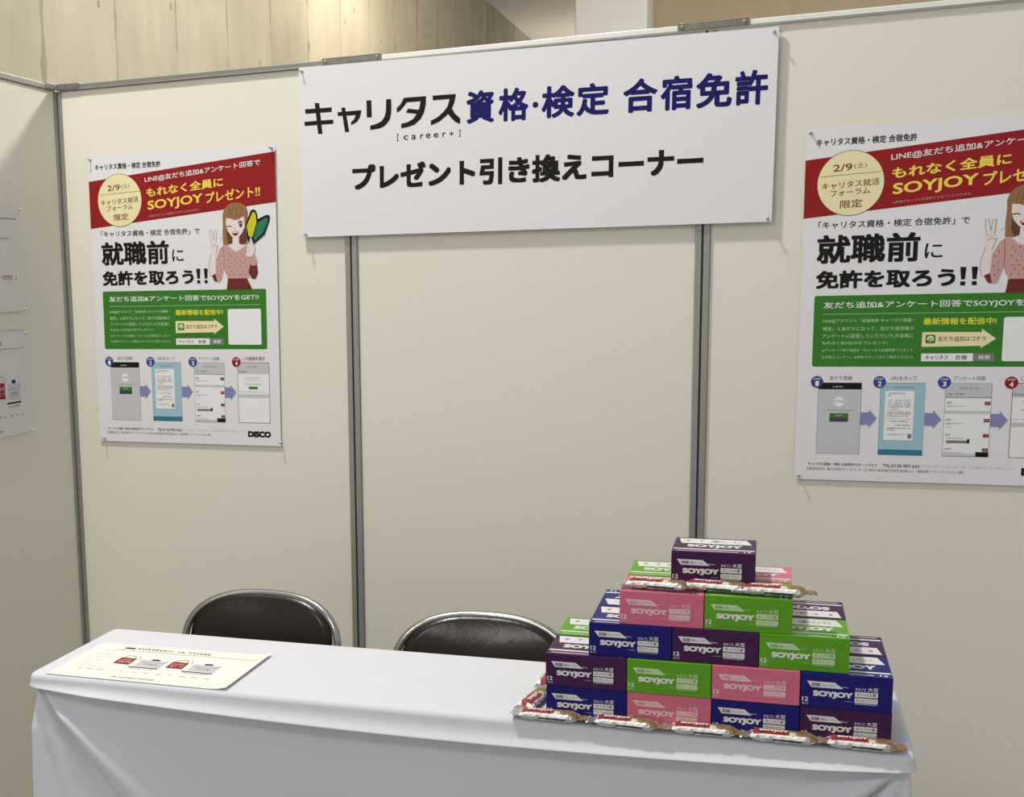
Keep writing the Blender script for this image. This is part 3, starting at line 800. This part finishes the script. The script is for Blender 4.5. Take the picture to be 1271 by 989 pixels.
MARK = {'purple': M_CDARK, 'blue': M_CDARK, 'green': mat('carton_print_green', (.24, .42, .12), .5), 'pink': mat('carton_print_pink', (.66, .30, .34), .5)}
FAINT = {'purple': M_CPRINT, 'blue': M_CPRINT, 'green': mat('carton_pale_green', (.58, .74, .42), .45), 'pink': mat('carton_pale_pink', (.82, .56, .56), .45)}
def carton(color, loc, rz, label):
    m, jp, en = CART[color]; e = EDGE[color]; mk = MARK[color]; pw = FAINT[color]
    t = empty('snack_carton', loc, rz, label, 'box', 'snack cartons stacked on the table')
    w, h, d = BW * 1000, BH * 1000, BD * 1000
    mb = MB(); mb.box(-BW / 2 + .0003, .0008, .0003, BW / 2 - .0003, BD - .0004, BH - .0003, m, .0010)
    # lid flap seams and glued side seam
    top = Print(mb, lambda u, v, dd: (u / 1000 - BW / 2, BD - v / 1000, BH - .0003 + dd), .00012)
    V = lambda f: d * (1 - f)                     # f: share of the depth from the front edge
    top.rect(w * .02, V(.235), w * .985, V(.175), M_CPRINT)
    top.rect(w * .06, V(.095), w * .80, V(.07), pw); top.text('12', w * .86, V(.13), w * .95, V(.05), M_CPRINT, .03)
    top.poly([(w * .05, V(.93)), (w * .88, V(.93)), (w * .95, V(.60)), (w * .09, V(.60))], M_CPRINT)
    top.smalls(w * .14, V(.83), w * .38, V(.73), M_CDARK, 5); top.text(jp, w * .45, V(.84), w * .82, V(.70), M_CDARK, .01, 2)
    top.text('SOYJOY', w * .17, V(.53), w * .84, V(.30), M_CPRINT, .06, 1)
    top.rect(w * .004, V(.985), w * .996, V(.975), e)
    mb.box(-BW / 2 - .0001, BD * .5, .002, -BW / 2 + .0006, BD * .5 + .0008, BH - .002, e)
    mb.box(BW / 2 - .0006, BD * .5, .002, BW / 2 + .0001, BD * .5 + .0008, BH - .002, e)
    mb.build('carton_body', t)
    # front: fixed panel strip and the perforated tear panel
    mb = MB()
    out = [(.0, .10), (.905, .10), (.93, .17), (.915, .25), (.885, .30), (.875, .40), (.862, .78), (.845, .84), (.80, .865), (.24, .865), (.18, .90), (0, .90)]
    fr = Print(mb, lambda u, v, dd: (u / 1000 - BW / 2, .0008 - dd, BH - v / 1000), .00012)
    fr.poly([(w * a, h * b) for a, b in ((.006, .012), (.994, .012), (.994, .985), (.006, .985))], m, 1)
    fr.line([(w * a, h * b) for a, b in out[1:-1]], .55, e, 2)
    fr.poly([(w * .07, h * .24), (w * .375, h * .24), (w * .425, h * .33), (w * .465, h * .41), (w * .12, h * .41)], pw, 3)
    fr.rect(w * .125, h * .285, w * .215, h * .375, mk, 4); fr.text('大豆バー', w * .135, h * .30, w * .207, h * .36, pw, .01, 5)
    fr.text(jp, w * .225, h * .29, w * .395, h * .37, mk, .012, 4)
    fr.text(en, w * .45, h * .335, w * .525, h * .38, pw, .0, 4)
    fr.text('SOYJOY', w * .14, h * .50, w * .575, h * .705, M_CPRINT if color != 'pink' else pw, .075, 3, res=5)
    fr.smalls(w * .485, h * .745, w * .565, h * .765, pw, 3, 3)
    fr.text('まるごと', w * .60, h * .34, w * .715, h * .42, pw, .02, 3); fr.text('大豆', w * .73, h * .31, w * .845, h * .43, pw, .02, 3)
    fr.rrect(w * .595, h * .455, w * .842, h * .60, 1, pw, 3); fr.rrect(w * .595, h * .63, w * .842, h * .775, 1, pw, 3)
    fr.text('タンパク質', w * .615, h * .48, w * .825, h * .575, mk, .022, 4); fr.text('グルテンフリー', w * .605, h * .655, w * .832, h * .75, mk, .022, 4)
    fr.rect(w * .60, h * .80, w * .835, h * .812, pw, 3)
    fr.text('12', w * .022, h * .70, w * .09, h * .83, M_CPRINT, .03, 3); fr.text('本入り', w * .022, h * .86, w * .09, h * .92, pw, .02, 3)
    mb.build('tear_panel', t)
    return t
PROTO = {}
SA = .0216; S0 = Vector((1.8091, -1.2643))
ROWOFF = [(.005, -.005), (.0042, -.0071), (.0083, -.0008), (-.0124, .003), (-.002, .0814)]
rndc = random.Random(3)
def place(color, row, c, depth, label, flip=False):
    ox, oy = ROWOFF[row]; X = c * .1529; Y = depth * (BD + .0015) + (.001 if depth else 0)
    x = S0.x + X * math.cos(SA) - Y * math.sin(SA) + ox + .5 * .1529 * math.cos(SA)
    y = S0.y + X * math.sin(SA) + Y * math.cos(SA) + oy
    if row == 4: x, y = S0.x + ox + (c + .5) * .1529 - .0814 * SA, S0.y + oy + (c + .5) * .1529 * SA
    rz = SA
    if flip:
        x += -BD * math.sin(SA); y += BD * math.cos(SA); rz += PI
    loc = (x, y, TZ + .0004 + row * BH)
    if color in PROTO: return dup(PROTO[color], loc, (0, 0, rz), label)
    PROTO[color] = carton(color, loc, rz, label); return PROTO[color]
ORD = ('leftmost', 'second from left', 'third from left', 'rightmost')
for c, col in enumerate(('blue', 'pink', 'blue', 'purple')):
    place(col, 0, c, 0, '%s snack carton in the bottom row of the stack, %s' % (col, ORD[c]))
for c, col in enumerate(('purple', 'green', 'pink', 'blue')):
    place(col, 1, c, 0, '%s snack carton in the front of the second row from bottom, %s' % (col, ORD[c]))
for c, col in enumerate(('blue', 'purple', 'green')):
    place(col, 2, c + .5, 0, '%s snack carton in the front of the middle row, %s of three' % (col, ('left', 'centre', 'right')[c]))
place('pink', 3, 1, 0, 'pink snack carton under the bars, just below the top carton')
place('green', 3, 2, 0, 'green snack carton under the bars, right of the pink one')
place('purple', 4, 1.5, 0, 'purple snack carton alone on the very top of the stack')
place('green', 1, 0, 1, 'green snack carton behind the left purple one, only its top showing beside the chair')
place('purple', 1, 3, 1, 'purple snack carton at far right behind the blue one, only its top showing', True)
place('blue', 2, .5, 1, 'blue snack carton behind the blue one at left of the middle row', True)
place('purple', 2, 2.5, 1, 'purple snack carton behind the green one at right of the middle row', True)
place('green', 3, 1, 1, 'green snack carton behind the top purple one, showing at its left')
place('pink', 3, 2, 1, 'pink snack carton behind the top purple one, showing at its right')
# cartons that carry the rear half, out of sight behind the front rows
place('green', 0, 0, 1, 'green snack carton at the back of the bottom row, left end')
place('blue', 0, 1, 1, 'blue snack carton at the back of the bottom row, inside left')
place('purple', 0, 2, 1, 'purple snack carton at the back of the bottom row, inside right')
place('pink', 0, 3, 1, 'pink snack carton at the back of the bottom row, right end')
place('pink', 1, 1, 1, 'pink snack carton at the back of the second row, inside left')
place('green', 1, 2, 1, 'green snack carton at the back of the second row, inside right')
place('pink', 2, 1.5, 1, 'pink snack carton at the back of the middle row, inside')

# ================================================================== SNACK BARS
def bar(label, loc, rot, first=None):
    if first: return dup(first, loc, rot, label)
    t = bpy.data.objects.new('snack_bar', None); COL.objects.link(t); t.empty_display_size = .03
    t.location = loc; t.rotation_euler = rot
    tag(t, label, 'snack bar', 'wrapped snack bars around the cartons')
    L, Wd, Hh = .112, .035, .0205
    rnd = random.Random(11)
    nx, nk = 20, 18
    jit = [[rnd.uniform(-1, 1) for _ in range(nk)] for _ in range(nx + 1)]
    def prof(s):                                    # 0..1 fullness along the bar
        e = min(s, 1 - s)
        return min(1, .08 + .92 * math.sin(min(1, e / .13) * PI / 2) ** .8)
    def pt(i, k):
        s = i / nx; a = 2 * PI * k / nk; c, s_ = math.cos(a), math.sin(a); p = prof(s)
        wy = Wd / 2 * (1.0 - .06 * (1 - p) + .03 * math.sin(s * 19))
        y = wy * math.copysign(abs(c) ** (2 / 2.1), c)
        z = Hh / 2 * p * math.copysign(abs(s_) ** (2 / 2.3), s_)
        cr = .0008 * jit[i][k] * (1 if abs(c) > .25 else .35)
        cr += .0010 * math.sin(s * 46 + k) * math.exp(-min(s, 1 - s) / .08)
        return (-L / 2 + L * s, y + cr * c, max(z + cr * s_, -Hh / 2) + Hh / 2 + .0002)
    mb = MB(); vs = [pt(i, k) for i in range(nx + 1) for k in range(nk)]; fs = []; ms = []
    for i in range(nx):
        s = (i + .5) / nx
        for k in range(nk):
            a = 2 * PI * (k + .5) / nk; c, s_ = math.cos(a), math.sin(a)
            fs.append((i * nk + k, (i + 1) * nk + k, (i + 1) * nk + (k + 1) % nk, i * nk + (k + 1) % nk)[::-1])
            if c < 0:                                # near side (y < 0)
                if s_ > .56: m = M_WRED if .06 < s < .58 else M_WBEIGE if s < .7 and s > .5 else M_WFRUIT if s > .5 else M_FOIL
                elif s_ > .12: m = M_FOIL if (s * 5.3 + c * .6) % 1 > .16 else M_SILVER
                elif s_ > -.45: m = M_WDARK if .34 < s < .82 else M_SILVER  # dark print, moved up the side to paint the under-shadow too
                else: m = M_SILVER
                if s > .88 and s_ > .1: m = M_WFRUIT
            else:
                if s_ > .80: m = M_WRED if s < .5 else M_WFRUIT
                elif s_ > .5: m = M_WBEIGE if s > .12 else M_FOIL
                elif s_ > -.1: m = M_WGREEN if .08 < s < .92 else M_FOIL
                else: m = M_FOIL
            ms.append(m)
    mb.mesh(vs, fs, ms, False)
    def top_z(u, v):
        s = min(1, max(0, (u + L / 2) / L)); q = min(.95, abs(v) / (Wd / 2))
        return Hh / 2 * prof(s) * (1 - q ** 2.1) ** (1 / 2.3) + Hh / 2 + .0006
    pr = Print(mb, lambda u, v, dd: (u / 1000, -v / 1000, top_z(u / 1000, v / 1000) + dd), .0003)
    pr.text('SOYJOY', -40, -1.5, 10, 8.5, M_WHITE, .06, 1)
    wrap = mb.build('wrapper', t)
    for sx in (-1, 1):                              # flat crimped ends with a saw-tooth edge
        mb = MB(); n = 16; rows = []
        for j in range(5):
            x = sx * (L / 2 - .001 + .0042 * j)
            row = []
            for k in range(n + 1):
                y = -Wd / 2 * .98 + Wd * .98 * k / n
                zz = Hh / 2 + .0012 * math.sin(j * 2.6) + .0016 * math.sin(k * 1.1 + sx) * j / 4
                xx = x + (sx * .0018 * (k % 2) if j == 4 else 0)
                row.append((xx, y, zz))
            rows.append(row)
        vs = [p for r in rows for p in r]; fs = []
        for j in range(4):
            for k in range(n): fs.append((j * (n + 1) + k, (j + 1) * (n + 1) + k, (j + 1) * (n + 1) + k + 1, j * (n + 1) + k + 1))
        b = len(vs); vs2 = [(x, y, z - .0007) for x, y, z in vs]
        mb.mesh(vs, fs, M_WFRUIT if sx > 0 else M_SILVER, True); mb.mesh(vs2, [f[::-1] for f in fs], M_SILVER, True)
        mb.build('end_seal', t)
    return t
def fy(x): return S0.y + (x - S0.x) * SA
xs = (1.823, 1.968, 2.108, 2.245, 2.376)
names = ('leftmost', 'second from left', 'middle', 'second from right', 'rightmost')
b0 = None
for i, x in enumerate(xs):
    lab = 'red and white wrapped snack bar on the table front edge, %s of five' % names[i]
    o = bar(lab, (x, fy(x) - .0245 + (.001, -.002, .0, -.001, 0)[i], TZ + .0004), ((.0, .05, -.03, .04, .0)[i] * 0, 0, SA + (.01, -.03, .02, 0, -.01)[i]), b0)
    b0 = b0 or o
bar('snack bar at the left side of the stack, nearer the table front', (1.778, -1.198, TZ + .0004), (0, 0, PI / 2 - .16), b0)
bar('snack bar at the left side of the stack, farther back by the chair', (1.782, -1.052, TZ + .0004), (0, 0, PI / 2 - .04), b0)
zt = TZ + .0008 + 4 * BH
bar('snack bar lying on the pink carton, left of the three upper bars', (2.016, fy(2.016) + .026, zt), (0, 0, SA - .06), b0)
bar('snack bar in front of the top purple carton, middle of the three upper bars', (2.122, fy(2.122) + .034, zt), (0, 0, SA - .10), b0)
bar('snack bar lying on the green carton, right of the three upper bars', (2.222, fy(2.222) + .026, zt), (0, 0, SA - .04), b0)
